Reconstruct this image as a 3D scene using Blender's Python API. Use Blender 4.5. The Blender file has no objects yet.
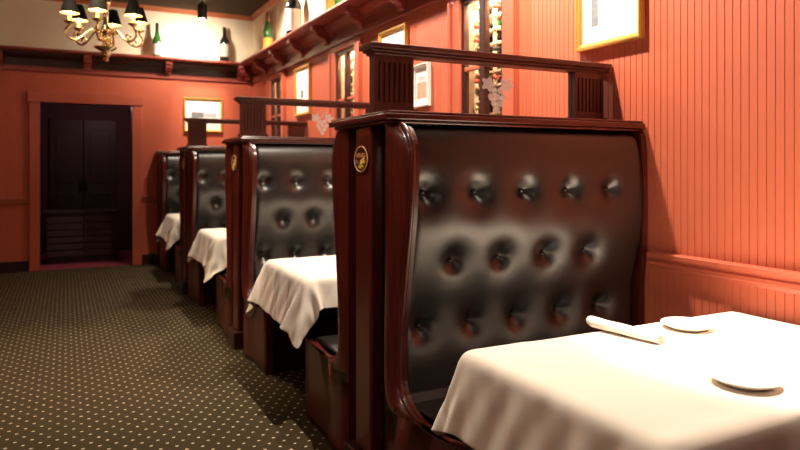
import bpy, bmesh, math, random
import numpy as np
from mathutils import Vector, Matrix
random.seed(7)
S = bpy.context.scene
C = S.collection
PI = math.pi

# ------------------------------------------------------------------ materials
def nmat(name):
    m = bpy.data.materials.new(name); m.use_nodes = True
    nt = m.node_tree; b = nt.nodes['Principled BSDF']
    return m, nt, b
def plain(name, col, rough=.5, metal=0, spec=.5, coat=0, bump=0, bscale=200, var=0, vscale=8, sheen=0):
    m, nt, b = nmat(name)
    b.inputs['Base Color'].default_value = (*col, 1)
    b.inputs['Roughness'].default_value = rough
    b.inputs['Metallic'].default_value = metal
    b.inputs['Specular IOR Level'].default_value = spec
    b.inputs['Coat Weight'].default_value = coat
    b.inputs['Coat Roughness'].default_value = .12
    if sheen: b.inputs['Sheen Weight'].default_value = sheen
    tc = nt.nodes.new('ShaderNodeTexCoord')
    if bump:
        n = nt.nodes.new('ShaderNodeTexNoise'); n.inputs['Scale'].default_value = bscale; n.inputs['Detail'].default_value = 3
        nt.links.new(tc.outputs['Object'], n.inputs['Vector'])
        bp = nt.nodes.new('ShaderNodeBump'); bp.inputs['Strength'].default_value = bump; bp.inputs['Distance'].default_value = .002
        nt.links.new(n.outputs['Fac'], bp.inputs['Height']); nt.links.new(bp.outputs['Normal'], b.inputs['Normal'])
    if var:
        n = nt.nodes.new('ShaderNodeTexNoise'); n.inputs['Scale'].default_value = vscale; n.inputs['Detail'].default_value = 4
        nt.links.new(tc.outputs['Object'], n.inputs['Vector'])
        mx = nt.nodes.new('ShaderNodeMix'); mx.data_type = 'RGBA'
        mx.inputs[6].default_value = (*[c*(1-var) for c in col], 1); mx.inputs[7].default_value = (*[min(1, c*(1+var)) for c in col], 1)
        nt.links.new(n.outputs['Fac'], mx.inputs[0]); nt.links.new(mx.outputs[2], b.inputs['Base Color'])
    return m
def wood(name, a, b_, rough, coat, axis='Z', scale=30):
    m, nt, b = nmat(name)
    tc = nt.nodes.new('ShaderNodeTexCoord'); mp = nt.nodes.new('ShaderNodeMapping')
    sc = [scale]*3; sc['XYZ'.index(axis)] = scale*.06
    mp.inputs['Scale'].default_value = sc
    nt.links.new(tc.outputs['Object'], mp.inputs['Vector'])
    n = nt.nodes.new('ShaderNodeTexNoise'); n.inputs['Scale'].default_value = 2.2; n.inputs['Detail'].default_value = 6; n.inputs['Distortion'].default_value = .4
    nt.links.new(mp.outputs['Vector'], n.inputs['Vector'])
    r = nt.nodes.new('ShaderNodeValToRGB')
    r.color_ramp.elements[0].position = .3; r.color_ramp.elements[0].color = (*a, 1)
    r.color_ramp.elements[1].position = .72; r.color_ramp.elements[1].color = (*b_, 1)
    nt.links.new(n.outputs['Fac'], r.inputs['Fac']); nt.links.new(r.outputs['Color'], b.inputs['Base Color'])
    b.inputs['Roughness'].default_value = rough; b.inputs['Coat Weight'].default_value = coat; b.inputs['Coat Roughness'].default_value = .15
    return m
def emit(name, col, st):
    m, nt, b = nmat(name)
    b.inputs['Base Color'].default_value = (*col, 1)
    b.inputs['Emission Color'].default_value = (*col, 1); b.inputs['Emission Strength'].default_value = st
    return m
def glass(name, tint=(1, 1, 1), refl=.08):
    m = bpy.data.materials.new(name); m.use_nodes = True; nt = m.node_tree
    nt.nodes.remove(nt.nodes['Principled BSDF']); out = nt.nodes['Material Output']
    t = nt.nodes.new('ShaderNodeBsdfTransparent'); t.inputs['Color'].default_value = (*tint, 1)
    g = nt.nodes.new('ShaderNodeBsdfGlossy'); g.inputs['Roughness'].default_value = .03
    fr = nt.nodes.new('ShaderNodeFresnel'); fr.inputs['IOR'].default_value = 1.4
    mx = nt.nodes.new('ShaderNodeMixShader')
    ge = nt.nodes.new('ShaderNodeNewGeometry'); mu = nt.nodes.new('ShaderNodeMath'); mu.operation = 'MULTIPLY_ADD'
    mu.inputs[1].default_value = -1; mu.inputs[2].default_value = 1
    nt.links.new(ge.outputs['Backfacing'], mu.inputs[0])
    m2 = nt.nodes.new('ShaderNodeMath'); m2.operation = 'MULTIPLY'; nt.links.new(mu.outputs[0], m2.inputs[0]); nt.links.new(fr.outputs[0], m2.inputs[1])
    nt.links.new(m2.outputs[0], mx.inputs[0]); nt.links.new(t.outputs[0], mx.inputs[1]); nt.links.new(g.outputs[0], mx.inputs[2])
    nt.links.new(mx.outputs[0], out.inputs['Surface'])
    return m
def frosted(name):
    m = bpy.data.materials.new(name); m.use_nodes = True; nt = m.node_tree
    nt.nodes.remove(nt.nodes['Principled BSDF']); out = nt.nodes['Material Output']
    t = nt.nodes.new('ShaderNodeBsdfTransparent')
    d = nt.nodes.new('ShaderNodeBsdfDiffuse'); d.inputs['Color'].default_value = (.95, .9, .86, 1)
    tr = nt.nodes.new('ShaderNodeBsdfTranslucent'); tr.inputs['Color'].default_value = (.95, .9, .86, 1)
    a = nt.nodes.new('ShaderNodeMixShader'); a.inputs[0].default_value = .45
    nt.links.new(d.outputs[0], a.inputs[1]); nt.links.new(tr.outputs[0], a.inputs[2])
    mx = nt.nodes.new('ShaderNodeMixShader'); mx.inputs[0].default_value = .62
    nt.links.new(t.outputs[0], mx.inputs[1]); nt.links.new(a.outputs[0], mx.inputs[2])
    nt.links.new(mx.outputs[0], out.inputs['Surface'])
    return m
def carpet_mat():
    m, nt, b = nmat('patterned_carpet')
    L = nt.links.new
    tc = nt.nodes.new('ShaderNodeTexCoord'); sep = nt.nodes.new('ShaderNodeSeparateXYZ'); L(tc.outputs['Object'], sep.inputs[0])
    def M(op, a, b2=None):
        n = nt.nodes.new('ShaderNodeMath'); n.operation = op
        for i, v in enumerate((a, b2)):
            if v is None: continue
            if isinstance(v, (int, float)): n.inputs[i].default_value = v
            else: L(v, n.inputs[i])
        return n.outputs[0]
    # diagonal lattice of small pale dots
    ax, ay = M('DIVIDE', sep.outputs[0], .074), M('DIVIDE', sep.outputs[1], .115)
    u = M('ADD', ax, ay); v = M('SUBTRACT', ax, ay)
    du = M('SUBTRACT', M('FRACT', u), .5); dv = M('SUBTRACT', M('FRACT', v), .5)
    dot = M('MULTIPLY', M('LESS_THAN', M('ABSOLUTE', M('ADD', du, dv)), .19), M('LESS_THAN', M('ABSOLUTE', M('SUBTRACT', du, dv)), .085))
    no = nt.nodes.new('ShaderNodeTexNoise'); no.inputs['Scale'].default_value = 260; L(tc.outputs['Object'], no.inputs['Vector'])
    r = nt.nodes.new('ShaderNodeValToRGB')
    r.color_ramp.elements[0].position = .3; r.color_ramp.elements[0].color = (.020, .014, .009, 1)
    r.color_ramp.elements[1].position = .7; r.color_ramp.elements[1].color = (.062, .043, .019, 1)
    L(no.outputs['Fac'], r.inputs['Fac'])
    m2 = nt.nodes.new('ShaderNodeMix'); m2.data_type = 'RGBA'; L(dot, m2.inputs[0]); L(r.outputs['Color'], m2.inputs[6]); m2.inputs[7].default_value = (.62, .50, .36, 1)
    L(m2.outputs[2], b.inputs['Base Color'])
    b.inputs['Roughness'].default_value = .95; b.inputs['Specular IOR Level'].default_value = .1
    bp = nt.nodes.new('ShaderNodeBump'); bp.inputs['Strength'].default_value = .4; bp.inputs['Distance'].default_value = .004
    L(no.outputs['Fac'], bp.inputs['Height']); L(bp.outputs['Normal'], b.inputs['Normal'])
    return m

MAHOG = wood('mahogany', (.050, .0055, .0035), (.115, .014, .008), .34, .45)
MAHOGX = wood('mahogany_horizontal', (.050, .0055, .0035), (.125, .016, .009), .32, .45, 'X')
SCREENW = wood('walnut_screen', (.075, .018, .012), (.15, .038, .025), .45, .12)
SCREENX = wood('walnut_screen_horizontal', (.075, .018, .012), (.15, .038, .025), .42, .15, 'X')
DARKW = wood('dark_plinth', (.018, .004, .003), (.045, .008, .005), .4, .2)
LEATHER = plain('black_leather', (.009, .007, .0062), .34, spec=.8, coat=0, bump=.1, bscale=420)
LEATHER.node_tree.nodes['Principled BSDF'].inputs['IOR'].default_value = 1.6
BUTTON = plain('black_button', (.02, .018, .016), .25, spec=.6)
TERRA = plain('terracotta_paint', (.56, .133, .070), .5, spec=.35, bump=.1, bscale=60, var=.05, vscale=3)
TRIMP = plain('terracotta_trim', (.50, .115, .064), .38, spec=.45)
SHELFP = plain('mahogany_red_shelf', (.30, .065, .045), .36, spec=.5)
CREAM = plain('cream_plaster', (.90, .80, .60), .8, spec=.2, var=.04, vscale=2)
CROWN = plain('crown_terracotta', (.50, .16, .06), .5)
CEIL = plain('dark_ceiling_tile', (.075, .06, .042), .95, spec=.1, bump=.8, bscale=90, var=.55, vscale=70)
CARPET = carpet_mat()
LINEN = plain('white_linen', (.82, .75, .66), .85, spec=.15, bump=.12, bscale=700, sheen=.1)
NAPK = plain('white_napkin', (.84, .77, .68), .85, spec=.1, bump=.2, bscale=600)
CHINA = plain('white_china', (.85, .80, .72), .12, spec=.6, coat=.3)
GOLD = plain('gilt_frame', (.78, .46, .11), .32, metal=.55, spec=.5, bump=.2, bscale=80)
MATB = plain('white_mat_board', (.90, .88, .84), .8, spec=.2)
BRASS = plain('polished_brass', (.66, .52, .30), .18, metal=1)
SHADE = plain('black_lamp_shade', (.007, .006, .006), .8, spec=.1)
LINING = plain('gold_lining', (.9, .72, .38), .5, metal=.2)
CANDLE = plain('ivory_candle_sleeve', (.9, .78, .5), .5)
BULB = emit('warm_bulb', (1, .78, .45), 18)
BLACKM = plain('black_metal', (.02, .018, .017), .4, metal=.3)
GLASS = glass('clear_glass')
ETCH = frosted('etched_glass')
PINE = plain('pale_pine_rack', (.86, .66, .42), .6, var=.1)
NICHE = plain('cellar_plaster', (.30, .17, .10), .8)
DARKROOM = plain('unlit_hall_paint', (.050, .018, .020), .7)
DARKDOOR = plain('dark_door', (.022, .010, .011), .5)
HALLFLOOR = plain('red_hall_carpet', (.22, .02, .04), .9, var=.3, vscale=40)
STEEL = plain('cast_iron_black', (.025, .022, .02), .5, metal=.5)
GRN = plain('green_bottle_glass', (.035, .14, .03), .08, spec=.6, coat=.5)
DRK = plain('dark_bottle_glass', (.012, .012, .012), .08, spec=.6, coat=.5)
LBLW = plain('white_paper_label', (.86, .82, .74), .7)
LBLO = plain('orange_paper_label', (.88, .50, .08), .6)
LBLG = plain('grey_paper_label', (.42, .38, .34), .6)
FOILG = plain('gold_foil', (.75, .55, .2), .3, metal=.8)
FOILR = plain('red_foil', (.45, .05, .03), .35, metal=.3)
FOILK = plain('black_foil', (.02, .02, .02), .35)
EMRED = plain('emblem_dark_red', (.07, .008, .007), .35)
EMGOLD = plain('emblem_gold', (.92, .55, .24), .35)
EMYEL = plain('emblem_yellow', (.95, .68, .10), .35)
EMPURD = plain('emblem_brown_band', (.16, .03, .015), .4)
EMPUR = plain('emblem_purple', (.22, .09, .17), .4)
INK = plain('grey_ink', (.20, .21, .23), .8, var=.5, vscale=40)
INKL = plain('pale_ink', (.48, .48, .50), .8, var=.25, vscale=40)
INKR = plain('pink_ink', (.72, .34, .26), .8, var=.35, vscale=30)

# ------------------------------------------------------------------ helpers
def link(name, bm, mat, parent=None, loc=(0, 0, 0), smooth=False, bevel=0, seg=2):
    bmesh.ops.recalc_face_normals(bm, faces=bm.faces)
    me = bpy.data.meshes.new(name); bm.to_mesh(me); bm.free()
    for m in (mat if isinstance(mat, (list, tuple)) else [mat]): me.materials.append(m)
    if smooth:
        for p in me.polygons: p.use_smooth = True
    o = bpy.data.objects.new(name, me); C.objects.link(o); o.location = loc
    if parent: o.parent = parent
    if bevel:
        b = o.modifiers.new('bevel', 'BEVEL'); b.width = bevel; b.segments = seg; b.limit_method = 'ANGLE'
    return o
def tag(o, label, cat, group=None):
    o['label'] = label; o['category'] = cat
    if group: o['group'] = group
    return o
def thing(name, label, cat, loc=(0, 0, 0), rz=0, group=None):
    o = bpy.data.objects.new(name, None); C.objects.link(o); o.location = loc; o.rotation_euler = (0, 0, rz)
    o.empty_display_size = .1
    return tag(o, label, cat, group)
def struct(o):
    o['kind'] = 'structure'; return o
def box(bm, x0, x1, y0, y1, z0, z1, mi=0):
    v = [bm.verts.new((x, y, z)) for x in (x0, x1) for y in (y0, y1) for z in (z0, z1)]
    for f in ((0, 1, 3, 2), (4, 6, 7, 5), (0, 4, 5, 1), (2, 3, 7, 6), (0, 2, 6, 4), (1, 5, 7, 3)):
        bm.faces.new([v[i] for i in f]).material_index = mi
    return bm
def B(*a):
    return box(bmesh.new(), *a)
def lathe(bm, prof, n=24, cx=0, cy=0, cz=0, mi=0):
    rings = []
    for r, z in prof:
        if r < 1e-6: rings.append([bm.verts.new((cx, cy, cz+z))])
        else: rings.append([bm.verts.new((cx+r*math.cos(2*PI*k/n), cy+r*math.sin(2*PI*k/n), cz+z)) for k in range(n)])
    for a, b in zip(rings, rings[1:]):
        for k in range(n):
            k2 = (k+1) % n
            q = [a[k % len(a)], a[k2 % len(a)], b[k2 % len(b)], b[k % len(b)]]
            u = []
            for w in q:
                if w not in u: u.append(w)
            if len(u) > 2: bm.faces.new(u).material_index = mi
    return bm
def tube(bm, pts, r, n=8, mi=0):
    pts = [Vector(p) for p in pts]; rings = []
    up = Vector((0, 0, 1)); N = len(pts)
    prev = None
    for i, p in enumerate(pts):
        t = (pts[min(i+1, N-1)]-pts[max(i-1, 0)]).normalized()
        if prev is None:
            a = t.cross(up)
            if a.length < 1e-3: a = t.cross(Vector((1, 0, 0)))
        else:
            a = prev-t*prev.dot(t)
        a.normalize(); prev = a; b = t.cross(a)
        rr = r[i] if isinstance(r, (list, tuple)) else r
        rings.append([bm.verts.new(p+a*rr*math.cos(2*PI*k/n)+b*rr*math.sin(2*PI*k/n)) for k in range(n)])
    for a, b in zip(rings, rings[1:]):
        for k in range(n):
            bm.faces.new((a[k], a[(k+1) % n], b[(k+1) % n], b[k])).material_index = mi
    bm.faces.new(rings[0]).material_index = mi; bm.faces.new(rings[-1]).material_index = mi
    return bm
def prism(bm, poly, axis, a, b, mi=0):
    """poly = list of 2-D points in the two other axes (order XYZ without axis), extruded a..b along axis"""
    def P(p, w):
        return {'X': (w, p[0], p[1]), 'Y': (p[0], w, p[1]), 'Z': (p[0], p[1], w)}[axis]
    A = [bm.verts.new(P(p, a)) for p in poly]; Bv = [bm.verts.new(P(p, b)) for p in poly]
    bm.faces.new(A).material_index = mi; bm.faces.new(Bv).material_index = mi
    n = len(poly)
    for i in range(n): bm.faces.new((A[i], A[(i+1) % n], Bv[(i+1) % n], Bv[i])).material_index = mi
    return bm
def interp(tab, z):
    if z <= tab[0][0]: return tab[0][1]
    for (a, va), (b, vb) in zip(tab, tab[1:]):
        if z <= b: 
            t = (z-a)/(b-a); return va+(vb-va)*t
    return tab[-1][1]
def smooth_tab(tab, n=3):
    """Catmull-Rom resample of (z, v) pairs"""
    out = []
    for i in range(len(tab)-1):
        p0 = tab[max(i-1, 0)]; p1 = tab[i]; p2 = tab[i+1]; p3 = tab[min(i+2, len(tab)-1)]
        for k in range(n):
            t = k/n
            q = []
            for d in range(2):
                q.append(.5*((2*p1[d])+(-p0[d]+p2[d])*t+(2*p0[d]-5*p1[d]+4*p2[d]-p3[d])*t*t+(-p0[d]+3*p1[d]-3*p2[d]+p3[d])*t**3))
            out.append(tuple(q))
    out.append(tab[-1]); return out
def copy_tree(o, parent=None):
    c = o.copy(); C.objects.link(c)
    if parent: c.parent = parent
    for ch in list(o.children): copy_tree(ch, c)
    return c

# ------------------------------------------------------------------ room
XW, YB, ZC = 2.5, 9.8, 3.6
XL, YR = -2.6, -3.0
BW = .0375
CAB = [2.615, 5.005, 7.395, 9.75]          # booth divider centres along the aisle
WIN = [(3.44, 3.95), (5.85, 6.36), (8.26, 8.77)]
WZ0, WZ1 = 1.02, 2.53

def beadboard(bm, a0, a1, z0, z1, at, sign, axis):
    """vertical tongue-and-groove boards running a0..a1, face at 'at', thickness away from the room"""
    n0 = math.floor(a0/BW); pts = [(a0, 0)]
    k = n0+1
    while k*BW < a1:
        c = k*BW
        for d, h in ((-.0022, 0), (-.0010, .0034), (.0010, .0034), (.0022, 0)):
            if a0 < c+d < a1: pts.append((c+d, h))
        k += 1
    pts.append((a1, 0))
    front0 = []; front1 = []
    for p, h in pts:
        w = at+sign*h
        co = (lambda z: (w, p, z)) if axis == 'X' else (lambda z: (p, w, z))
        front0.append(bm.verts.new(co(z0))); front1.append(bm.verts.new(co(z1)))
    for i in range(len(pts)-1):
        bm.faces.new((front0[i], front0[i+1], front1[i+1], front1[i]))
    T = at+sign*.04
    co = (lambda p, z: (T, p, z)) if axis == 'X' else (lambda p, z: (p, T, z))
    b = [bm.verts.new(co(a0, z0)), bm.verts.new(co(a1, z0)), bm.verts.new(co(a1, z1)), bm.verts.new(co(a0, z1))]
    bm.faces.new(b)
    bm.faces.new((front0[0], front1[0], b[3], b[0])); bm.faces.new((front0[-1], front1[-1], b[2], b[1]))
    bm.faces.new(front0+[b[1], b[0]]); bm.faces.new(front1+[b[2], b[3]])

floor = struct(link('floor', B(XL, XW+.6, YR, YB+.02, -.08, 0), CARPET))
struct(link('ceiling', B(XL-.1, XW+.6, YR-.1, YB+.1, ZC, ZC+.1), CEIL))
bm = bmesh.new()
y = YR
for a, b in WIN:
    beadboard(bm, y, a, 0, 2.66, XW, 1, 'X')
    beadboard(bm, a, b, 0, WZ0, XW, 1, 'X'); beadboard(bm, a, b, WZ1, 2.66, XW, 1, 'X')
    y = b
beadboard(bm, y, YB+.04, 0, 2.66, XW, 1, 'X')
struct(link('wall_right', bm, TERRA))
struct(link('wall_right_upper', B(XW, XW+.05, YR, YB+.05, 2.66, ZC), CREAM))
DX0, DX1, DZ = -.30, .82, 2.20
bm = bmesh.new()
beadboard(bm, XL, DX0, 0, 2.66, YB, 1, 'Y'); beadboard(bm, DX1, XW, 0, 2.66, YB, 1, 'Y'); beadboard(bm, DX0, DX1, DZ, 2.66, YB, 1, 'Y')
struct(link('wall_back', bm, TERRA))
struct(link('wall_back_upper', B(XL, XW, YB, YB+.05, 2.66, ZC), CREAM))
struct(link('wall_left', B(XL-.08, XL, YR, YB+.05, 0, ZC), TERRA))
struct(link('wall_rear', B(XL, XW+.05, YR-.08, YR, 0, ZC), MAHOG))
# crown moulding
def crown_prof():
    return [(0, 0), (0, -.062), (.010, -.062), (.014, -.050), (.030, -.030), (.046, -.012), (.05, 0)]
prism_pts = crown_prof()
struct(link('trim_1', prism(bmesh.new(), [(XW-d, ZC+z) for d, z in prism_pts], 'Y', YR, YB), CROWN))
struct(link('trim_2', prism(bmesh.new(), [(YB-d, ZC+z) for d, z in prism_pts], 'X', XL, XW-.001), CROWN))
# chair rail: segments of the right wall between the booths, and the back wall beside the doorway
RAIL = [(0, .865), (.012, .865), (.016, .880), (.030, .890), (.030, .905), (.022, .912), (.022, .918), (.044, .928), (.046, .946), (.030, .952), (0, .952)]
bm = bmesh.new()
seg = [(YR, CAB[0]-.36)]+[(CAB[i]+.36, CAB[i+1]-.36) for i in range(3)]
for a, b in seg: prism(bm, [(XW-d, z) for d, z in RAIL], 'Y', a, b)
struct(link('trim_3', bm, TRIMP))
bm = bmesh.new(); prism(bm, [(YB-d, z) for d, z in RAIL], 'X', DX1+.13, 1.135)
prism(bm, [(YB-d, z) for d, z in RAIL], 'X', XL, DX0-.13)
struct(link('trim_4', bm, TRIMP))
bm = bmesh.new(); box(bm, DX1+.13, 1.13, YB-.02, YB, 0, .14); box(bm, XL, DX0-.13, YB-.02, YB, 0, .14)
struct(link('baseboard_back', bm, DARKW, bevel=.005))
struct(link('baseboard_right', B(XW-.02, XW, YR, CAB[0]-.82, 0, .14), DARKW, bevel=.005))
# doorway casing and the unlit hall behind it
d1 = struct(link('door_1', (lambda bm: (box(bm, DX0-.12, DX0, YB-.035, YB+.02, 0, DZ+.0), box(bm, DX1, DX1+.12, YB-.035, YB+.02, 0, DZ+.0), box(bm, DX0-.14, DX1+.14, YB-.045, YB+.02, DZ, DZ+.14), bm)[-1])(bmesh.new()), TRIMP, bevel=.006))
link('door_jamb', (lambda bm: (box(bm, DX0-.02, DX0+.0, YB+.02, YB+.16, 0, DZ), box(bm, DX1, DX1+.02, YB+.02, YB+.16, 0, DZ), box(bm, DX0, DX1, YB+.02, YB+.16, DZ, DZ+.02), bm)[-1])(bmesh.new()), DARKW, d1)
HY = 11.6
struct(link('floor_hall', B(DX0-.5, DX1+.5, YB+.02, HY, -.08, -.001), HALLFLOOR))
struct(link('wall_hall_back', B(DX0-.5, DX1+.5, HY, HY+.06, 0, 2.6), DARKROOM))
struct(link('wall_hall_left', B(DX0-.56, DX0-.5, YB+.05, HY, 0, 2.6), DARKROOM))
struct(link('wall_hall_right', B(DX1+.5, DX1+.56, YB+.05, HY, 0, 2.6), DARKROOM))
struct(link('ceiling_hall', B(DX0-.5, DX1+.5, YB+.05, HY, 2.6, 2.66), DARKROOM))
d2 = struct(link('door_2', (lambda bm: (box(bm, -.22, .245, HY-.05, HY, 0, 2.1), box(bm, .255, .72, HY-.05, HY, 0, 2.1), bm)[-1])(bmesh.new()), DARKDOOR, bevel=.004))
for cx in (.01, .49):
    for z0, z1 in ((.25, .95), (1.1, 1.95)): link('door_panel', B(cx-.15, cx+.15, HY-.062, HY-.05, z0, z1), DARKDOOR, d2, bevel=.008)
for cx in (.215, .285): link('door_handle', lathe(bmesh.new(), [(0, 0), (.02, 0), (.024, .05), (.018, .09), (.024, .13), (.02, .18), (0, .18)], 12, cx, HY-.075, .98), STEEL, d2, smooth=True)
# dark low cabinet standing in the hall doorway
cab = thing('low_cabinet', 'dark low slatted cabinet standing in the unlit doorway', 'cabinet', (.22, 10.55, 0))
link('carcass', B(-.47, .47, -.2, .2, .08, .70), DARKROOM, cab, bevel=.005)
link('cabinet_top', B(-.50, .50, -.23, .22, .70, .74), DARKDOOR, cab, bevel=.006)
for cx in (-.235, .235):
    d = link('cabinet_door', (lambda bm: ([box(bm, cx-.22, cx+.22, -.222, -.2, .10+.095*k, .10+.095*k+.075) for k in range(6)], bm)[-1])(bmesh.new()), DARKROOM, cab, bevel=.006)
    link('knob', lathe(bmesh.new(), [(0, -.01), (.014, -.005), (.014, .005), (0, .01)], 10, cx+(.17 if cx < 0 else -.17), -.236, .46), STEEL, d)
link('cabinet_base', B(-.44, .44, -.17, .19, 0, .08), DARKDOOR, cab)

# ------------------------------------------------------------------ windows into the wine cellar
for i, (a, b) in enumerate(WIN):
    w = bmesh.new(); t = .11
    for y0, y1 in ((a-t-.03, a+.0), (b, b+t+.03)): box(w, XW-.03, XW+.04, y0, y1, .955, WZ1)
    box(w, XW-.032, XW+.04, a-t-.03, b+t+.03, WZ1, 2.59); box(w, XW-.03, XW+.04, a, b, .955, WZ0)
    for y0, y1 in ((a-t-.03, a-t+.0), (b+t, b+t+.03)): box(w, XW-.045, XW-.03, y0, y1, .955, WZ1)
    wo = struct(link('window_%d' % (i+1), w, TRIMP, bevel=.005))
    f = bmesh.new(); m = (a+b)/2
    for y0, y1 in ((a, a+.035), (m-.03, m+.03), (b-.035, b)): box(f, XW-.012, XW+.035, y0, y1, WZ0, WZ1)
    for y0, y1 in ((a+.035, m-.03), (m+.03, b-.035)):
        box(f, XW-.012, XW+.035, y0, y1, WZ0, WZ0+.04); box(f, XW-.012, XW+.035, y0, y1, WZ1-.04, WZ1)
    link('sash', f, DARKW, wo, bevel=.004)
    f = bmesh.new()
    for y0, y1 in ((a+.035, m-.03), (m+.03, b-.035)): box(f, XW-.008, XW+.03, y0, y1, 2.02, 2.045)
    link('glazing_bar', f, TRIMP, wo, bevel=.003)
    for y0, y1 in ((a+.03, m-.025), (m+.025, b-.03)): link('window_pane', B(XW+.010, XW+.014, y0, y1, WZ0+.03, WZ1-.03), GLASS, wo)
    # cellar niche
    n = bmesh.new()
    y0, y1, z0, z1, x1 = a-.12, b+.12, .9, 2.64, XW+.56
    box(n, x1, x1+.03, y0, y1, z0, z1); box(n, XW+.04, x1, y0-.03, y0, z0, z1); box(n, XW+.04, x1, y1, y1+.03, z0, z1)
    box(n, XW+.04, x1, y0, y1, z0-.03, z0); box(n, XW+.04, x1, y0, y1, z1, z1+.03)
    struct(link('wall_cellar_%d' % (i+1), n, NICHE))
    where = ['nearest', 'second', 'farthest'][i]
    rk = thing('wine_rack', 'pale wooden wine rack behind the %s glazed wall window' % where, 'wine rack', (XW+.17, m, z0), 0, 'wine racks behind the wall windows')
    cw = .118; ncol = 6; ch = .098; nrow = 17; x_off = .0
    p = bmesh.new()
    for k in range(ncol+1): yy = (k-ncol/2)*cw; box(p, 0, .022, yy-.010, yy+.010, 0, z1-z0-.02)
    link('upright', p, PINE, rk)
    p = bmesh.new()
    for k in range(ncol+1): yy = (k-ncol/2)*cw; box(p, .25, .272, yy-.010, yy+.010, 0, z1-z0-.02)
    link('rear_upright', p, PINE, rk)
    p = bmesh.new()
    for r in range(nrow):
        box(p, -.004, .0, -ncol/2*cw, ncol/2*cw, .05+r*ch-.012, .05+r*ch)
        for k in range(ncol+1):
            yy = (k-ncol/2)*cw; box(p, .0, .272, yy-.024, yy+.024, .05+r*ch-.010, .05+r*ch)
    link('rail', p, PINE, rk)
    # bottles lying neck outwards
    rg = random.Random(30+i); mine = {}
    for r in range(6, 17):
        for k in range(ncol):
            if rg.random() < .25: continue
            yy = (k+.5-ncol/2)*cw; zz = z0+.05+r*ch+.0395+.001
            if zz > z1-.05: continue
            kind = rg.choice(['red', 'red', 'gold', 'black'])
            if kind in mine:
                bo = copy_tree(mine[kind])
            else:
                bo = bpy.data.objects.new('wine_bottle', None); C.objects.link(bo)
                body = lathe(bmesh.new(), [(0, .30), (.036, .30), (.0385, .29), (.0385, .12), (.030, .09), (.015, .06), (.0145, .0)], 16)
                bb = link('bottle_body', body, GRN if kind == 'gold' else DRK, bo, smooth=True)
                fo = lathe(bmesh.new(), [(0, -.006), (.0155, -.006), (.0165, .0), (.0155, .05), (.0150, .05)], 16)
                link('foil_capsule', fo, {'red': FOILR, 'gold': FOILG, 'black': FOILK}[kind], bo, smooth=True)
                mine[kind] = bo
            bo.rotation_euler = (0, PI/2, 0); bo.location = (XW+.135, m+yy, zz)
            tag(bo, 'wine bottle with %s foil neck lying in the rack behind the %s wall window' % (kind, where), 'bottle', '%s foil bottles in the %s wine rack' % (kind, where))
            if bo.location.z < .5: bo.location.z = zz
    ld = bpy.data.lights.new('cellar_lamp', 'AREA'); ld.shape = 'RECTANGLE'; ld.size = .08; ld.size_y = .5; ld.energy = [34, 22, 9][i]; ld.color = (1, .82, .55)
    lo = bpy.data.objects.new('cellar_lamp', ld); C.objects.link(lo); lo.location = (XW+.10, m, 2.62); lo.rotation_euler = (0, math.radians(-28), 0)

# ------------------------------------------------------------------ plate shelves with corbels
SH = [(0, 2.835), (.235, 2.835), (.255, 2.845), (.255, 2.862), (.245, 2.872), (0, 2.872)]
FAS = [(0, 2.595), (.018, 2.595), (.028, 2.605), (.028, 2.625), (.020, 2.632), (.020, 2.665), (.0, 2.665)]
BED = [(0, 2.715), (.016, 2.715), (.016, 2.735), (.030, 2.738), (.030, 2.760), (.040, 2.770), (.060, 2.785), (.078, 2.808), (.080, 2.815), (.096, 2.817), (.096, 2.835), (0, 2.835)]
CORB = [(0, 2.640), (.035, 2.640), (.050, 2.655), (.055, 2.680), (.080, 2.700), (.130, 2.715), (.165, 2.745), (.172, 2.775), (.200, 2.785), (.205, 2.834), (0, 2.834)]
sr = thing('plate_shelf', 'continuous terracotta plate shelf on corbels along the right and back walls', 'shelf', (XW-.001, 0, 0))
link('shelf_board', prism(bmesh.new(), [(-d, z) for d, z in SH], 'Y', YR+.01, YB-.003), SHELFP, sr, bevel=.003)
link('picture_rail', prism(bmesh.new(), [(-d, z) for d, z in FAS], 'Y', YR+.01, YB-.03), SHELFP, sr)
link('bed_moulding', prism(bmesh.new(), [(-d, z) for d, z in BED], 'Y', YR+.01, YB-.055), SHELFP, sr)
frieze = link('frieze', prism(bmesh.new(), [(0, 2.66), (-.010, 2.66), (-.010, 2.74), (0, 2.74)], 'Y', YR+.01, YB-.03), SHELFP, sr)
for yy in (4.0, 4.84, 5.66, 6.58, 7.40, 8.18, 8.98):
    link('corbel', prism(bmesh.new(), [(-d, z) for d, z in CORB], 'Y', yy-.045, yy+.045), SHELFP, sr, bevel=.005)
OFF = Vector((-(XW-.001), YB-.001, 0)); nb = []
nb.append(link('shelf_board', prism(bmesh.new(), [(-d, z) for d, z in SH], 'X', XL+.01, XW-.262), SHELFP, sr, bevel=.003))
nb.append(link('picture_rail', prism(bmesh.new(), [(-d, z) for d, z in FAS], 'X', XL+.01, XW-.032), SHELFP, sr))
nb.append(link('bed_moulding', prism(bmesh.new(), [(-d, z) for d, z in BED], 'X', XL+.01, XW-.10), DARKW, sr))  # darker than the right-wall run: shade under the shelf put into the colour
nb.append(link('frieze', prism(bmesh.new(), [(0, 2.66), (-.010, 2.66), (-.010, 2.74), (0, 2.74)], 'X', XL+.01, XW-.03), DARKW, sr))  # dark material paints in the shelf's shade on this band too
for xx in (2.30, 1.28, .26, -.76, -1.78):
    nb.append(link('corbel', prism(bmesh.new(), [(-d, z) for d, z in CORB], 'X', xx-.045, xx+.045), SHELFP, sr, bevel=.005))
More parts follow.
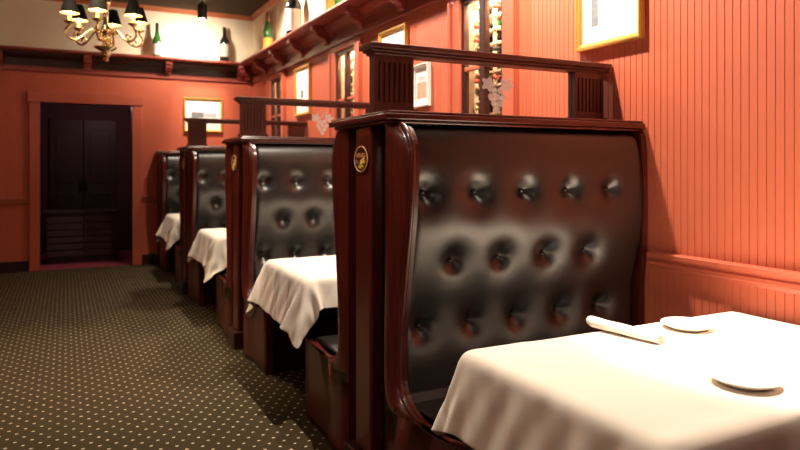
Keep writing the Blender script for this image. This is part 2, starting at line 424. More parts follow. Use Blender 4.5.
# corner corbel set on the diagonal
cc = link('corner_corbel', prism(bmesh.new(), [(-d*1.15, z) for d, z in CORB], 'Y', -.045, .045), SHELFP, sr, bevel=.005)
for o in nb: o.location = OFF
cc.location = (-.075, YB-.075, 0); cc.rotation_euler = (0, 0, math.radians(45+0)-0); cc.rotation_euler[2] = math.radians(45)

# ------------------------------------------------------------------ display bottles on the shelves
def display_bottle(label, x, y, R, H, glassm, foilm, labm, shape='wine', labz=(.12, .42), group=None):
    o = thing('display_bottle', label, 'bottle', (x, y, 2.873), random.uniform(0, 6), group)
    if shape == 'wine': prof = [(0, .0), (R*.93, 0), (R, .02*H), (R, .56*H), (R*.94, .62*H), (R*.6, .70*H), (R*.38, .76*H), (R*.34, .98*H), (R*.30, 1.0*H), (0, 1.0*H)]
    else: prof = [(0, .0), (R*.93, 0), (R, .02*H), (R, .42*H), (R*.93, .50*H), (R*.72, .60*H), (R*.48, .70*H), (R*.34, .80*H), (R*.31, .97*H), (R*.28, 1.0*H), (0, 1.0*H)]
    link('bottle_body', lathe(bmesh.new(), prof, 28), glassm, o, smooth=True)
    k = .80 if shape == 'wine' else .76
    r1 = .365*R if shape == 'wine' else .43*R
    link('foil_capsule', lathe(bmesh.new(), [(r1, k*H), (.36*R, (k+.06)*H), (.36*R, 1.003*H), (.2*R, 1.008*H), (0, 1.008*H)], 20), foilm, o, smooth=True)
    lb = lathe(bmesh.new(), [(R*1.012, labz[0]*H), (R*1.012, labz[1]*H)], 28)
    link('paper_label', lb, labm, o, smooth=True)
    return o
display_bottle('green bottle with a broad white label on the back wall shelf', 1.13, 9.66, .062, .47, GRN, FOILK, LBLW, 'champ', (.06, .38))
display_bottle('dark bottle with a grey label on the back wall shelf near the corner', 2.05, 9.66, .071, .50, DRK, FOILK, LBLG, 'wine', (.14, .50))
display_bottle('green gold-necked sparkling wine bottle with an orange label on the right wall shelf', 2.375, 8.52, .066, .52, GRN, FOILG, LBLO, 'champ', (.03, .33))
display_bottle('very large dark bottle with a white label on the right wall shelf', 2.375, 7.42, .093, .62, DRK, FOILK, LBLW, 'wine', (.10, .50))
display_bottle('pale bottle with a yellow label on the right wall shelf next to a green one', 2.375, 6.23, .052, .42, FOILG, FOILG, LBLO, 'champ', (.04, .40))
display_bottle('plain green bottle at the near end of the right wall shelf display', 2.375, 5.97, .052, .42, GRN, FOILK, LBLW, 'wine', (.3, .5))

# ------------------------------------------------------------------ pictures
def picture(label, origin, ux, n, w, h, fw, art, frame=GOLD, mat=MATB, depth=.035):
    """origin = bottom-left corner on the wall, ux = direction along the wall, n = direction into the room"""
    o = thing('framed_picture', label, 'picture', origin)
    ux = Vector(ux); n = Vector(n); uz = Vector((0, 0, 1))
    def slab(bm, a0, a1, b0, b1, d0, d1):
        v = []
        for a in (a0, a1):
            for b in (b0, b1):
                for d in (d0, d1): v.append(bm.verts.new(ux*a+uz*b+n*d))
        for f in ((0, 1, 3, 2), (4, 6, 7, 5), (0, 4, 5, 1), (2, 3, 7, 6), (0, 2, 6, 4), (1, 5, 7, 3)): bm.faces.new([v[i] for i in f])
        return bm
    fb = bmesh.new()
    # mitred frame built as a swept moulding
    sec = [(0, .001), (0, depth*.8), (fw*.18, depth), (fw*.42, depth), (fw*.5, depth*.78), (fw*.8, depth*.7), (fw, depth*.45), (fw, .001)]
    cor = [(0, 0, 1, 1), (w, 0, -1, 1), (w, h, -1, -1), (0, h, 1, -1)]
    rings = [[fb.verts.new(ux*(a+sa*s)+uz*(b+sb_*s)+n*d) for s, d in sec] for a, b, sa, sb_ in cor]
    for i in range(4):
        A = rings[i]; Bq = rings[(i+1) % 4]
        for k in range(len(sec)): fb.faces.new((A[k], A[(k+1) % len(sec)], Bq[(k+1) % len(sec)], Bq[k]))
    link('frame', fb, frame, o)
    link('mat_board', slab(bmesh.new(), fw*.9, w-fw*.9, fw*.9, h-fw*.9, .002, .008), mat, o)
    for (a0, a1, b0, b1, m) in art:
        link('print', slab(bmesh.new(), a0*w, a1*w, b0*h, b1*h, .008, .0092), m, o)
    return o
RX = XW-.0005
# right wall pictures: along -Y (left of the picture is the far end)
picture('gilt framed picture with a wide white mat above the nearest booth', (RX, 2.765, 1.975), (0, -1, 0), (-1, 0, 0), .46, .60, .035,
        [(.22, .33, .20, .80, INK), (.36, .56, .42, .78, INKL), (.76, .775, .34, .50, INK)])
picture('gilt framed picture with a dark print on white above the second booth', (RX, 5.29, 1.96), (0, -1, 0), (-1, 0, 0), .52, .575, .035,
        [(.24, .60, .34, .62, INK), (.60, .78, .34, .62, INKL)])
picture('gilt framed picture, mostly white, high on the right wall near the third booth', (RX, 7.70, 1.96), (0, -1, 0), (-1, 0, 0), .54, .58, .035,
        [(.34, .52, .36, .52, INK)])
picture('small white framed pinkish print seen through the glass of the nearest booth screen', (RX, 4.66, 1.825), (0, -1, 0), (-1, 0, 0), .26, .335, .022,
        [(.2, .8, .2, .58, INKR), (.3, .7, .62, .72, INKL)], frame=MATB)
picture('gilt framed picture of a pale landscape on the back wall', (1.50, YB-.0005, 1.86), (1, 0, 0), (0, -1, 0), .55, .49, .03,
        [(.2, .5, .42, .58, INK), (.5, .84, .44, .56, INKL), (.2, .36, .36, .44, INKL)])

# ------------------------------------------------------------------ booth bench (double sided)
XA, XE = 1.16, XW-.004
WING = smooth_tab([(.418, .805), (.416, .74), (.404, .64), (.396, .55), (.400, .47), (.415, .405), (.445, .345), (.49, .312), (.55, .305), (.64, .306), (.72, .314), (.85, .336), (1.0, .362), (1.15, .387), (1.28, .402), (1.38, .407), (1.44, .397), (1.485, .368), (1.512, .328), (1.524, .28)], 3)
LEA = smooth_tab([(.40, .28), (.50, .284), (.60, .282), (.70, .279), (.78, .281), (.86, .298), (.94, .318), (1.07, .341), (1.17, .348), (1.28, .343), (1.40, .332), (1.475, .312), (1.508, .285), (1.522, .24)], 3)
def wing(side):
    """bowed end panel, near (-1) or far (+1) half; local origin at the divider centre line on the floor, X absolute"""
    bm = bmesh.new(); inner = .195; cols = 9
    lev = [(0, .80), (.04, .80), (.10, .805), (.25, .805)]+WING
    def fx(y, w):
        b = min(w-inner, .27)
        t = min(max((y-inner)/max(b, .02), 0), 1)
        return XA-.026*math.sin(PI*t)
    F = []; K = []
    for z, w in lev:
        F.append([bm.verts.new((fx(inner+(w-inner)*k/cols, w), side*(inner+(w-inner)*k/cols), z)) for k in range(cols+1)])
        K.append([bm.verts.new((XA+.045, side*(inner+(w-inner)*k/cols), z)) for k in range(cols+1)])
    for G in (F, K):
        for i in range(len(lev)-1):
            for k in range(cols): bm.faces.new((G[i][k], G[i][k+1], G[i+1][k+1], G[i+1][k]))
    for i in range(len(lev)-1):
        for k in (0, cols): bm.faces.new((F[i][k], F[i+1][k], K[i+1][k], K[i][k]))
    for i in (0, len(lev)-1):
        for k in range(cols): bm.faces.new((F[i][k], F[i][k+1], K[i][k+1], K[i][k]))
    return bm
def edge_bead(side):
    pts = [(XA+.012, side*(w+.002), z) for z, w in WING]
    return tube(bmesh.new(), pts, .013, 8)
TUFT = [(x, 1.25) for x in (1.275, 1.52, 1.766, 2.012, 2.258)]+[(x, .965) for x in (1.42, 1.655, 1.90, 2.14)]+[(x, .70) for x in (1.29, 1.53, 1.766, 2.01, 2.25)]
def lea_pt(z):
    return interp(LEA, z)
def backrest(side):
    bm = bmesh.new(); nx, x0, x1 = 110, XA+.043, XE-.03
    rows = []
    zs = []
    n = 96
    for i in range(n+1): zs.append(.40+(1.522-.40)*i/n)
    zs = sorted(zs+[1.50, 1.506, 1.514, 1.518])
    for z in zs:
        row = []
        h = lea_pt(z); e = .004
        dh = (lea_pt(min(z+e, 1.522))-lea_pt(max(z-e, .4)))/(min(z+e, 1.522)-max(z-e, .4))
        nl = math.hypot(1, dh); ny, nz = 1/nl, -dh/nl
        for k in range(nx+1):
            x = x0+(x1-x0)*k/nx
            d = 0
            for (tx, tz) in TUFT:
                r2 = (x-tx)**2+(z-tz)**2
                if r2 < .09:
                    d += .026*math.exp(-r2/(.034**2))+.026*math.exp(-r2/(.072**2))
            # soft roll at both ends of the upholstery
            ed = min(x-x0, x1-x)
            if ed < .04: d += .022*(1-ed/.04)**2
            row.append(bm.verts.new((x, side*(h-d*ny), z-d*nz*1.0)))
        rows.append(row)
    for a, b in zip(rows, rows[1:]):
        for k in range(nx): bm.faces.new((a[k], a[k+1], b[k+1], b[k]))
    # closing back
    yb = side*.12
    v = [bm.verts.new((x0, yb, .40)), bm.verts.new((x1, yb, .40)), bm.verts.new((x1, yb, 1.522)), bm.verts.new((x0, yb, 1.522))]
    bm.faces.new(v)
    bm.faces.new([r[0] for r in rows]+[v[3], v[0]]); bm.faces.new([r[-1] for r in rows]+[v[2], v[1]])
    bm.faces.new(rows[0]+[v[1], v[0]]); bm.faces.new(rows[-1]+[v[2], v[3]])
    return bm
def make_bench(yc, sides=(-1, 1), emblem=True, screen=True):
    t = thing('booth_bench', '', 'booth bench', (0, yc, 0), 0, 'double-sided booth benches along the right wall')
    half = len(sides) == 1
    ymax = .035 if half else None
    link('end_board', B(XA+.045, XA+.10, -.20 if not half else -.2, .20 if not half else ymax, 0, 1.525), DARKW, t)
    for s in sides:
        w = link('wing_panel', wing(s), MAHOG, t, smooth=False)
        for p in w.data.polygons: p.use_smooth = abs(p.normal.x) > .5
        link('edge_moulding', edge_bead(s), MAHOG, w, smooth=True)
        br = link('backrest', backrest(s), LEATHER, t, smooth=True)
        if s == -1:
            for tx, tz in TUFT:
                b = lathe(bmesh.new(), [(0, -.010), (.008, -.009), (.0115, -.004), (.0115, .002), (.008, .006), (0, .008)], 12)
                for v in b.verts: v.co = Vector((v.co.x, -v.co.z, v.co.y))
                link('button', b, BUTTON, br, (tx, s*(lea_pt(tz)-.047), tz), smooth=True)
        # leather seat with a rolled front, on a wooden base
        prof = [(.13, .30), (.76, .30), (.79, .315), (.802, .345), (.802, .385), (.785, .420), (.745, .438), (.65, .440), (.50, .432), (.40, .424), (.34, .428), (.30, .45), (.13, .45)]
        link('seat', prism(bmesh.new(), [(s*a, z) for a, z in prof], 'X', XA+.046, XE-.03), LEATHER, t, smooth=False, bevel=.012, seg=3)
        link('seat_base', B(XA+.046, XE-.002, *sorted((s*.10, s*.77)), 0, .30), DARKW, t)
        # wooden edge board where the bench meets the wall
        pr = [(s*.10, .0), (s*.80, 0), (s*.80, .42)]+[(s*(.315+.3*(h-.30)), z) for z, h in LEA if z > .44]+[(s*.10, 1.522)]
        link('wall_end_board', prism(bmesh.new(), pr, 'X', XE-.03, XE), MAHOG, t)
    pil = bmesh.new()
    y1 = .08 if not half else ymax
    box(pil, 1.138, XA+.045, -.095, y1-.015, .13, 1.524)
    p = link('pilaster', pil, MAHOG, t, bevel=.012, seg=3)
    link('plinth', B(1.105, XA+.045, -.12, min(.12, y1+.04) if not half else ymax, 0, .13), DARKW, t, bevel=.008)
    # moulded cap
    yf = .315
    def cap(bm, x0, g, z0, z1): box(bm, x0, XE, -g, (g if not half else ymax), z0, z1)
    c = bmesh.new()
    cap(c, 1.130, yf-.018, 1.524, 1.537); cap(c, 1.108, yf, 1.537, 1.562); cap(c, 1.122, yf-.012, 1.562, 1.574)
    link('cap', c, MAHOGX, t, bevel=.005, seg=2)
    if emblem:
        N = 40; a, b = .069, .054
        def ell(bm, a, b, x, x2, cy=0, cz=0, n=N):
            return prism(bm, [(cy+a*math.cos(2*PI*k/n), cz+b*math.sin(2*PI*k/n)) for k in range(n)], 'X', x, x2)
        e = link('emblem', ell(bmesh.new(), a, b, -.004, .004), EMRED, t, (1.134, -.018, 1.385))
        link('emblem_rim', tube(bmesh.new(), [(-.004, a*math.cos(2*PI*k/N), b*math.sin(2*PI*k/N)) for k in range(N+1)], .0035, 8), EMGOLD, e, smooth=True)
        link('name_band', B(-.0048, -.004, -.060, .060, .004, .029), EMPURD, e)
        cu = bpy.data.curves.new('lettering', 'FONT'); cu.body = 'VINES'; cu.size = .026; cu.align_x = 'CENTER'; cu.extrude = .0006
        to = bpy.data.objects.new('lettering', cu); C.objects.link(to)
        me = bpy.data.meshes.new_from_object(to.evaluated_get(bpy.context.evaluated_depsgraph_get()))
        bpy.data.objects.remove(to); bpy.data.curves.remove(cu)
        lo = bpy.data.objects.new('lettering', me); C.objects.link(lo); me.materials.append(EMGOLD); lo.parent = e
        lo.rotation_euler = (PI/2, 0, -PI/2); lo.location = (-.0055, 0, .0075); lo.scale = (1.45, 1, 1)
        for gy, gz in ((-.022, -.006), (-.034, -.002), (-.010, -.010), (-.028, -.016), (-.016, -.021), (-.003, -.023), (-.022, -.031), (-.008, -.035), (.010, -.034), (-.040, -.014)):
            g = bmesh.new(); bmesh.ops.create_icosphere(g, subdivisions=2, radius=.0085); link('gold_grape', g, EMYEL, e, (-.005, gy, gz), smooth=True)
        for gy, gz in ((.040, -.010), (.030, -.018), (.046, -.022)):
            g = bmesh.new(); bmesh.ops.create_icosphere(g, subdivisions=2, radius=.008); link('purple_grape', g, EMPUR, e, (-.004, gy, gz), smooth=True)
    if screen:
        zb, zt = 1.574, 1.832
        for px0, px1 in ((1.175, 1.365), (2.285, 2.475)):
            pb = bmesh.new(); yf2 = -.058
            box(pb, px0, px1, yf2+.007, -.004, zb+.03, zt)
            # fluted front: stiles, top and bottom blocks and ribs leave seven real grooves
            gz0, gz1 = zb+.058, zt-.028
            n = 7; m0 = .010; span = (px1-px0-2*m0); pitch = span/n; gw = pitch*.42
            xs = [px0]
            for k in range(n): c0 = px0+m0+pitch*(k+.5); xs += [c0-gw/2, c0+gw/2]
            xs.append(px1)
            for k in range(0, len(xs), 2): box(pb, xs[k], xs[k+1], yf2, yf2+.007, gz0, gz1)
            box(pb, px0, px1, yf2, yf2+.007, gz1, zt); box(pb, px0, px1, yf2, yf2+.007, zb+.03, gz0)
            box(pb, px0-.012, px1+.012, yf2-.012, .010, zb, zb+.03)
            link('screen_post', pb, SCREENW, t)
        r = bmesh.new()
        box(r, 1.165, XE, -.070, .012, zt, zt+.011); box(r, 1.153, XE, -.082, .020, zt+.011, zt+.022); box(r, 1.138, XE, -.100, .030, zt+.022, zt+.047)
        link('top_rail', r, SCREENX, t, bevel=.005)
        gp = link('glass_panel', B(1.365, 2.285, -.034, -.026, zb, zt), GLASS, t)
        e = bmesh.new(); cx, cz = 1.828, 0
        gr = [(-.018, 1.712), (.016, 1.714), (-.036, 1.683), (-.001, 1.684), (.034, 1.683), (-.020, 1.654), (.015, 1.654), (-.002, 1.624)]
        for gx, gz in gr:
            prism(e, [(cx+gx+.0165*math.cos(2*PI*k/18), gz+.0165*math.sin(2*PI*k/18)) for k in range(18)], 'Y', -.0352, -.0342)
        link('etched_grapes', e, ETCH, gp)
        e = bmesh.new()
        for s in (-1, 1):
            base = (cx+s*.018, 1.735); lf = []
            for k in range(24):
                an = 2*PI*k/24; rr = .036*(1+.28*math.cos(5*an)); lf.append((base[0]+s*.034+rr*math.cos(an)*.95, base[1]+.008+rr*math.sin(an)*.85))
            prism(e, lf, 'Y', -.0352, -.0342)
        link('etched_leaves', e, ETCH, gp)
        tp = [(cx-.004, -.0347, 1.735), (cx, -.0347, 1.765), (cx+.012, -.0347, 1.785), (cx+.030, -.0347, 1.792), (cx+.036, -.0347, 1.780), (cx+.026, -.0347, 1.772)]
        link('etched_stem', tube(bmesh.new(), tp, .0032, 6), ETCH, gp)
    return t
b0 = make_bench(CAB[0])
labs = ['nearest high-backed booth bench with black tufted leather and dark red mahogany end',
        'second booth bench down the row, its tufted back rising behind the second tablecloth',
        'third booth bench down the row, its tufted back rising behind the third tablecloth']
b0['label'] = labs[0]
for i in (1, 2):
    c = copy_tree(b0); c.location = (0, CAB[i], 0); c['label'] = labs[i]
bl = make_bench(CAB[3], sides=(-1,), emblem=False, screen=False)
bl['label'] = 'farthest one-sided tufted leather booth bench set against the back wall'

# ------------------------------------------------------------------ tables and hanging cloths (a small cloth solver drapes each one)
TX0, TX1, THY, TZ = 1.162, 2.47, .425, .742
def drape(seed, ox, oy, rot, drop_x=.262, drop_y=.195, steps=230):
    h = .0205
    X0, X1, Y0, Y1 = TX0-drop_x+ox, TX1+.012, -THY-drop_y+oy, THY+drop_y+oy
    nx = int(round((X1-X0)/h)); ny = int(round((Y1-Y0)/h))
    gx = np.linspace(X0, X1, nx+1); gy = np.linspace(Y0, Y1, ny+1)
    Xg, Yg = np.meshgrid(gx, gy, indexing='ij')
    rng = np.random.RandomState(seed)
    cx, cy = TX1, 0.
    c, s = math.cos(rot), math.sin(rot)
    P = np.stack([cx+(Xg-cx)*c-(Yg-cy)*s, cy+(Xg-cx)*s+(Yg-cy)*c, np.full_like(Xg, TZ+.008)], -1)
    P[..., 0] = np.minimum(P[..., 0], TX1+.018)
    P[..., 2] += rng.rand(*Xg.shape)*.004
    V = np.zeros_like(P)
    # soft ripples left by folding, then the part that lies on the table stays put
    P[..., 2] = TZ+.0075+.0012*np.sin(P[..., 0]*31+seed)*np.sin(P[..., 1]*23+seed*2)
    pin = (P[..., 0] > TX0+.004) & (np.abs(P[..., 1]) < THY-.004)
    P0 = P.copy()
    hx, hy = gx[1]-gx[0], gy[1]-gy[0]
    dg = math.hypot(hx, hy)
    cons = []
    def add(a, b, L, k):
        cons.append((a, b, L, k))
    sl = slice
    for par in (0, 1):
        a = (sl(par, nx, 2), sl(None)); b = (sl(par+1, nx+1, 2), sl(None)); add(a, b, hx, 1.)
        a = (sl(None), sl(par, ny, 2)); b = (sl(None), sl(par+1, ny+1, 2)); add(a, b, hy, 1.)
        a = (sl(par, nx, 2), sl(0, ny)); b = (sl(par+1, nx+1, 2), sl(1, ny+1)); add(a, b, dg, .35)
        a = (sl(par, nx, 2), sl(1, ny+1)); b = (sl(par+1, nx+1, 2), sl(0, ny)); add(a, b, dg, .35)
    bend = []
    for par in range(4):
        if par < 2: pass
        for q in (0, 1):
            pass
    for par in range(4):
        idx = np.arange(par, nx-2+1, 4); bend.append(('x', idx)) if len(idx) else None
        idx = np.arange(par, ny-2+1, 4); bend.append(('y', idx)) if len(idx) else None
    r = .006
    def collide(P, Q):
        x, y, z = P[..., 0], P[..., 1], P[..., 2]
        # table slab
        top = TZ+.006
        dpt = np.clip(top-z, 0, .5)
        ex0, ey = TX0-r*.6-.30*dpt, THY+r*.6+.16*dpt
        ins = (x > ex0) & (np.abs(y) < ey) & (z < top) & (z > TZ-.36)
        dx = x-ex0; dyy = ey-np.abs(y); dz = top-z
        mz = ins & (dz <= dx) & (dz <= dyy); z[mz] = top
        mx = ins & ~mz & (dx <= dyy); x[mx] = ex0[mx]
        my = ins & ~mz & ~mx; y[my] = np.sign(y[my])*ey[my]
        # bench seats on either side
        sy = .385; st = .452; sx = XA-.045
        ins = (x > sx) & (np.abs(y) > sy) & (z < st)
        dx = x-sx; dyy = np.abs(y)-sy; dz = st-z
        mz = ins & (dz <= dx) & (dz <= dyy); z[mz] = st
        mx = ins & ~mz & (dx <= dyy); x[mx] = sx
        my = ins & ~mz & ~mx; y[my] = np.sign(y[my])*sy
        x[:] = np.minimum(x, XW-.012)
        z[:] = np.maximum(z, .02)
    dt = 1/60.
    for it in range(steps):
        V[..., 2] -= 9.8*dt
        V *= .985 if it < steps*.7 else .94
        Q = P.copy(); P = P+V*dt
        for k in range(20):
            for a, b, L, st in cons:
                d = P[b]-P[a]; l = np.sqrt((d*d).sum(-1, keepdims=True))+1e-9
                co = d*((l-L)/l)*(.5*st)
                P[a] += co; P[b] -= co
            P[pin] = P0[pin]
            if k % 4 == 0:
                for ax, idx in bend:
                    if ax == 'x': A, Bq, L = P[idx], P[idx+2], 2*hx
                    else: A, Bq, L = P[:, idx], P[:, idx+2], 2*hy
                    d = Bq-A; l = np.sqrt((d*d).sum(-1, keepdims=True))+1e-9
                    co = d*((l-L)/l)*(.5*.2); co[(l > L)[..., 0]] = 0
                    if ax == 'x': P[idx] += co; P[idx+2] -= co
                    else: P[:, idx] += co; P[:, idx+2] -= co
            P[pin] = P0[pin]
            if k % 4 == 3: collide(P, Q)
        V = (P-Q)/dt
        sp = np.sqrt((V*V).sum(-1, keepdims=True)); V *= np.minimum(1, 2.5/(sp+1e-9))
    # light smoothing of the solver jitter
    for _ in range(1):
        Pm = P.copy()
        Pm[1:-1, 1:-1] = .5*P[1:-1, 1:-1]+.125*(P[2:, 1:-1]+P[:-2, 1:-1]+P[1:-1, 2:]+P[1:-1, :-2])
        P = Pm
    # hanging folds and ironed-in creases
    ov = np.maximum(TX0-Xg, np.abs(Yg)-THY); am = np.clip(ov/.12, 0, 1)
    g0 = np.gradient(P, axis=0); g1 = np.gradient(P, axis=1)
    N = np.cross(g0, g1); N /= np.sqrt((N*N).sum(-1, keepdims=True))+1e-9
    al = np.where(TX0-Xg > np.abs(Yg)-THY, Yg, Xg)
    rp = sum(a*np.sin(al*f+ov*q+rng.rand()*6) for a, f, q in ((.0045, 26, 9), (.003, 47, -14), (.0022, 71, 30), (.0016, 113, 55)))
    cr = .0022*np.exp(-np.abs(Yg-.03)/.010)+.0022*np.exp(-np.abs(Xg-1.80)/.010)+.0018*np.exp(-np.abs(np.abs(Yg)-.36)/.010)
    P = P+N*(rp*am+cr)[..., None]
    bm = bmesh.new()
    vs = [[bm.verts.new(P[i, j]) for j in range(ny+1)] for i in range(nx+1)]
    for i in range(nx):
        for j in range(ny): bm.faces.new((vs[i][j], vs[i+1][j], vs[i+1][j+1], vs[i][j+1]))
    return bm
TY = [1.42, 3.815, 6.20, 8.565]
order = ['nearest', 'second', 'third', 'farthest']
tl = ['dark table hidden under the nearest white cloth in the right foreground', 'dark table under the second white cloth, between the first two tall booth backs',
      'dark table under the third white cloth, before the third booth back', 'dark table under the farthest white cloth near the back wall']
cl = ['large cream-white tablecloth in the right foreground carrying a napkin and two small plates', 'white tablecloth hanging in pointed corners between the first and second booth backs',
      'white tablecloth on the third booth table, hanging before the third booth back', 'white tablecloth on the farthest booth table beside the back wall']
t0 = None
for i in range(4):
    if t0 is None:
        t = t0 = thing('booth_table', tl[i], 'table', (0, TY[i], 0), 0, 'tables under the white cloths')
        link('tabletop', B(TX0+.014, TX1-.004, -THY+.014, THY-.014, TZ-.04, TZ-.006), DARKW, t, bevel=.012)
        link('pedestal', lathe(bmesh.new(), [(.05, .03), (.045, .08), (.035, .12), (.035, .66), (.06, .705), (.10, .706)], 20, 1.83, 0), STEEL, t, smooth=True)
        link('foot', (lambda bm: (box(bm, 1.55, 2.11, -.04, .04, 0, .035), box(bm, 1.79, 1.87, -.28, .28, 0, .034), bm)[-1])(bmesh.new()), STEEL, t, bevel=.008)
    else:
        t = copy_tree(t0); t.location = (0, TY[i], 0); t['label'] = tl[i]
    o = link('tablecloth', drape(11+i, [.03, -.005, .01, -.01][i], [0, .012, -.01, 0][i], math.radians([.6, -1.2, 1.0, -.5][i])), LINEN, None, (0, TY[i], 0), smooth=True)
    tag(o, cl[i], 'tablecloth', 'white cloths on the booth tables')
    so = o.modifiers.new('thick', 'SOLIDIFY'); so.thickness = .0016; so.offset = 1
    sd = o.modifiers.new('sub', 'SUBSURF'); sd.levels = 1; sd.render_levels = 1
# napkin: a folded cloth laid in a long flat roll
nk = bmesh.new()
L = .285; n = 20
rings = []
for i in range(n+1):
    s = i/n; wd = .030+.005*s; hh = .0155+.0045*s
    ring = []
    for k in range(16):
        a = 2*PI*k/16; zc = hh+hh*.95*math.sin(a)
        ring.append(nk.verts.new((wd*math.cos(a)*(1+.05*math.sin(3*a)), (s-.5)*L+(.9*(zc-hh) if i == n else 0), zc+.0012*math.sin(11*s+2*a))))
    rings.append(ring)
for a, b in zip(rings, rings[1:]):
    for k in range(16): nk.faces.new((a[k], a[(k+1) % 16], b[(k+1) % 16], b[k]))
# rolled ends sink in towards the middle of the roll
for R0, sg in ((rings[0], 1), (rings[-1], -1)):
    zc = sum(v.co.z for v in R0)/16; prev = R0
    for sc, dy in ((.78, .004), (.74, .0), (.5, .006), (.46, .002), (.2, .008)):
        cur = [nk.verts.new((v.co.x*sc, v.co.y+sg*dy, zc+(v.co.z-zc)*sc)) for v in R0]
        for k in range(16): nk.faces.new((prev[k], prev[(k+1) % 16], cur[(k+1) % 16], cur[k]))
        prev = cur
    nk.faces.new(prev)
# loose edge of the fold along the wall side, with one raised corner
prism(nk, [(.026, .004), (.046, .002), (.050, .006), (.034, .024), (.024, .030)], 'Y', -.09, .03)
na = link('napkin', nk, NAPK, None, (1.775, 1.725, TZ+.0115), smooth=True); na.rotation_euler = (0, 0, math.radians(8))
tag(na, 'white napkin folded in a long roll on the nearest white tablecloth', 'napkin')
def plate(x, y, label):
    p = link('bread_plate', lathe(bmesh.new(), [(0, .006), (.045, .006), (.052, .004), (.060, .000), (.066, .003), (.092, .017), (.0945, .019), (.093, .0205), (.068, .009), (.056, .010), (0, .010)], 48), CHINA, None, (x, y, TZ+.0115), smooth=True)
    return tag(p, label, 'plate', 'bread plates on the nearest table')
plate(2.06, 1.70, 'small white bread plate near the wall, to the right of the rolled napkin')
plate(1.672, 1.19, 'small white bread plate at the near right edge, away from the napkin')

# ------------------------------------------------------------------ chandelier
ch = thing('chandelier', 'brass six-arm chandelier with small black candle shades', 'chandelier', (.27, 5.45, 2.15))
stem = lathe(bmesh.new(), [(0, -.005), (.014, .0), (.024, .012), (.016, .028), (.028, .036), (.038, .05), (.030, .062), (.022, .070), (.05, .082), (.082, .102), (.084, .108), (.05, .112), (.03, .122), (.022, .140), (.03, .150), (.060, .158), (.062, .163), (.03, .172), (.026, .19), (.036, .205), (.05, .22), (.05, .24), (.03, .255), (.018, .28), (.02, .40), (.034, .43), (.034, .45), (.016, .48), (.012, .60), (.03, .64), (.045, .68), (.02, .72), (.010, .76)], 28)
link('stem', stem, BRASS, ch, smooth=True)
chain = bmesh.new()
zz = .76; k = 0
while zz < 1.40:
    pts = []
    for j in range(13):
        a = 2*PI*j/12; u, v = .010*math.cos(a), .021*math.sin(a)
        pts.append((u if k % 2 else 0, 0 if k % 2 else u, zz+.018+v))
    tube(chain, pts, .003, 6); zz += .034; k += 1
link('chain', chain, BRASS, ch, smooth=True)
link('ceiling_rose', lathe(bmesh.new(), [(0, 1.395), (.03, 1.395), (.055, 1.42), (.06, 1.448), (0, 1.448)], 24), BRASS, ch, smooth=True)
R = .252
vd = math.atan2(1.07, .05)        # viewing direction towards the lamp
for k in range(6):
    al = math.radians(-15+60*k)
    ang = -PI/2+al                # angle measured from the near side
    d = Vector((math.cos(ang), math.sin(ang), 0))
    prof = [(.03, .225), (.07, .240), (.11, .222), (.15, .180), (.19, .150), (.225, .138), (.258, .150), (.280, .183), (.272, .215), (R, .240), (R, .257)]
    prof = [tuple(p) for p in smooth_tab(prof, 4)]
    ar = tube(bmesh.new(), [d*r+Vector((0, 0, z)) for r, z in prof], .0085, 8)
    scr = [(.20+.028*math.cos(t)*(1-t/9), .165+.03*math.sin(t)*(1-t/9)) for t in [q*.45 for q in range(14)]]
    tube(ar, [d*r+Vector((0, 0, z)) for r, z in scr], .006, 6)
    a = link('arm', ar, BRASS, ch, smooth=True)
    px, py = d.x*R, d.y*R
    link('drip_pan', lathe(bmesh.new(), [(.010, .247), (.036, .260), (.040, .268), (.036, .269), (.016, .264), (.018, .287), (.014, .289)], 18, px, py), BRASS, a, smooth=True)
    link('candle_sleeve', lathe(bmesh.new(), [(.0125, .282), (.0125, .337), (0, .338)], 14, px, py), CANDLE, a, smooth=True)
    link('bulb', lathe(bmesh.new(), [(.008, .337), (.014, .352), (.013, .367), (.005, .387), (0, .394)], 12, px, py), BULB, a, smooth=True)
    sh = lathe(bmesh.new(), [(.066, .327), (.030, .447), (.0285, .447), (.064, .328), (.066, .327)], 28, px, py)
    for f in sh.faces: f.material_index = 0
    so = link('lamp_shade', sh, [SHADE, LINING], a, smooth=True)
    for pl in so.data.polygons:
        c = pl.center; nrm = pl.normal
        rad = Vector((c.x-px, c.y-py, 0))
        if rad.length > 0 and nrm.dot(rad) < 0: pl.material_index = 1
    ld = bpy.data.lights.new('candle_light', 'POINT'); ld.energy = 4.2; ld.color = (1, .76, .46); ld.shadow_soft_size = .02
    lo = bpy.data.objects.new('candle_light', ld); C.objects.link(lo); lo.location = (.27+px, 5.45+py, 2.15+.385); 

# black spotlight on the ceiling
sp = thing('ceiling_spotlight', 'black cylindrical spotlight hanging from the dark ceiling', 'spotlight', (1.62, 9.0, ZC))
link('mounting_plate', lathe(bmesh.new(), [(0, -.03), (.05, -.03), (.055, 0), (0, 0)], 20), BLACKM, sp, smooth=False)
link('spot_stem', lathe(bmesh.new(), [(.012, -.09), (.012, -.03)], 12), BLACKM, sp)
hd = lathe(bmesh.new(), [(.0, .10), (.05, .10), (.062, .08), (.062, -.10), (.054, -.10), (.05, -.04), (0, -.04)], 24)
hh = link('lamp_head', hd, BLACKM, sp, (0, 0, -.18), smooth=False)

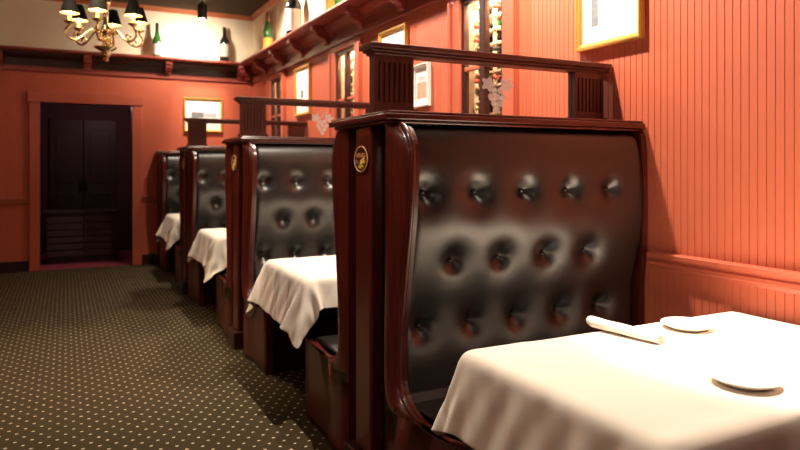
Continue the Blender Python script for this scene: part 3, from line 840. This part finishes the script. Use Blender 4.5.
# ------------------------------------------------------------------ lights
WARM = (1, .85, .68)
def spot(name, loc, target, energy, size_deg, blend=.6, rad=.05, col=WARM):
    ld = bpy.data.lights.new(name, 'SPOT'); ld.energy = energy; ld.spot_size = math.radians(size_deg); ld.spot_blend = blend; ld.shadow_soft_size = rad; ld.color = col
    o = bpy.data.objects.new(name, ld); C.objects.link(o); o.location = loc
    o.rotation_euler = (Vector(target)-Vector(loc)).to_track_quat('-Z', 'Y').to_euler()
    return o
def lamp(name, loc, energy, rad=.12, col=WARM):
    ld = bpy.data.lights.new(name, 'POINT'); ld.energy = energy; ld.shadow_soft_size = rad; ld.color = col
    o = bpy.data.objects.new(name, ld); C.objects.link(o); o.location = loc
for i, y in enumerate(CAB[:3]):
    spot('picture_downlight', (1.75, y+.32, ZC-.03), (2.5, y-.15, 1.7), [380, 250, 230][i], 150, 1)
for i, y in enumerate(TY):
    spot('table_downlight', (1.95, y-.05, ZC-.03), (1.9, y, .7), [50, 42, 40, 36][i], 58, .9)
spot('table_accent_light', (2.2, 1.32, ZC-.03), (2.2, 1.38, .7), 1150, 31, 1)
spot('back_picture_light', (1.72, 9.0, ZC-.03), (1.77, 9.8, 2.05), 120, 40, 1)
lamp('added_hall_fill', (.6, 10.3, 2.3), 6, .1, (1, .55, .6))  # added tinted fill inside the hall, with no visible fixture
spot('corner_downlight', (1.62, 9.0, ZC-.29), (1.5, 9.8, 2.9), 75, 150, 1)
for i, y in enumerate((.2, 2.6, 5.2, 7.9)):
    spot('aisle_downlight', ([-.5, -.4, .0, 0][i], [.2, 2.4, 4.9, 8.2][i], ZC-.03), ([-.4, -.3, .12, 0][i], [.2, 2.4, 5.0, 8.2][i], 0), [20, 40, 330, 40][i], [80, 80, 58, 70][i], 1, .08, (1, .80, .52))
for i, y in enumerate((2.5, 4.9)):
    spot('added_panel_fill', (-.7, y-.5, ZC-.03), (1.15, y, 1.3), 75, 34, 1)  # added fill spots to brighten the bench ends and emblem
for x, y, e in ((-1.7, -.4, 12), (-1.7, 3.4, 9), (-1.7, 7.2, 2), (.2, -2.0, 9)):
    lamp('added_room_fill', (x, y, 2.9), e)  # added fill lights over the unseen part of the room, no fixtures modelled
w = bpy.data.worlds.new('World'); S.world = w; w.use_nodes = True
w.node_tree.nodes['Background'].inputs[0].default_value = (1, .8, .6, 1); w.node_tree.nodes['Background'].inputs[1].default_value = .02

# ------------------------------------------------------------------ camera
cam = bpy.data.cameras.new('camera'); co = bpy.data.objects.new('camera', cam); C.objects.link(co)
co.location = (0, 0, 1.35); co.rotation_euler = (PI/2, 0, -math.radians(26.9))
cam.sensor_width = 36; cam.lens = 36*659/800; cam.shift_y = -(225-167.3)/800; cam.clip_start = .05
cam.dof.use_dof = True; cam.dof.focus_distance = 2.55; cam.dof.aperture_fstop = 2.8
S.camera = co
S.view_settings.view_transform = 'Standard'; S.view_settings.look = 'None'; S.view_settings.gamma = 1; S.view_settings.exposure = .8
S.view_settings.use_curve_mapping = False
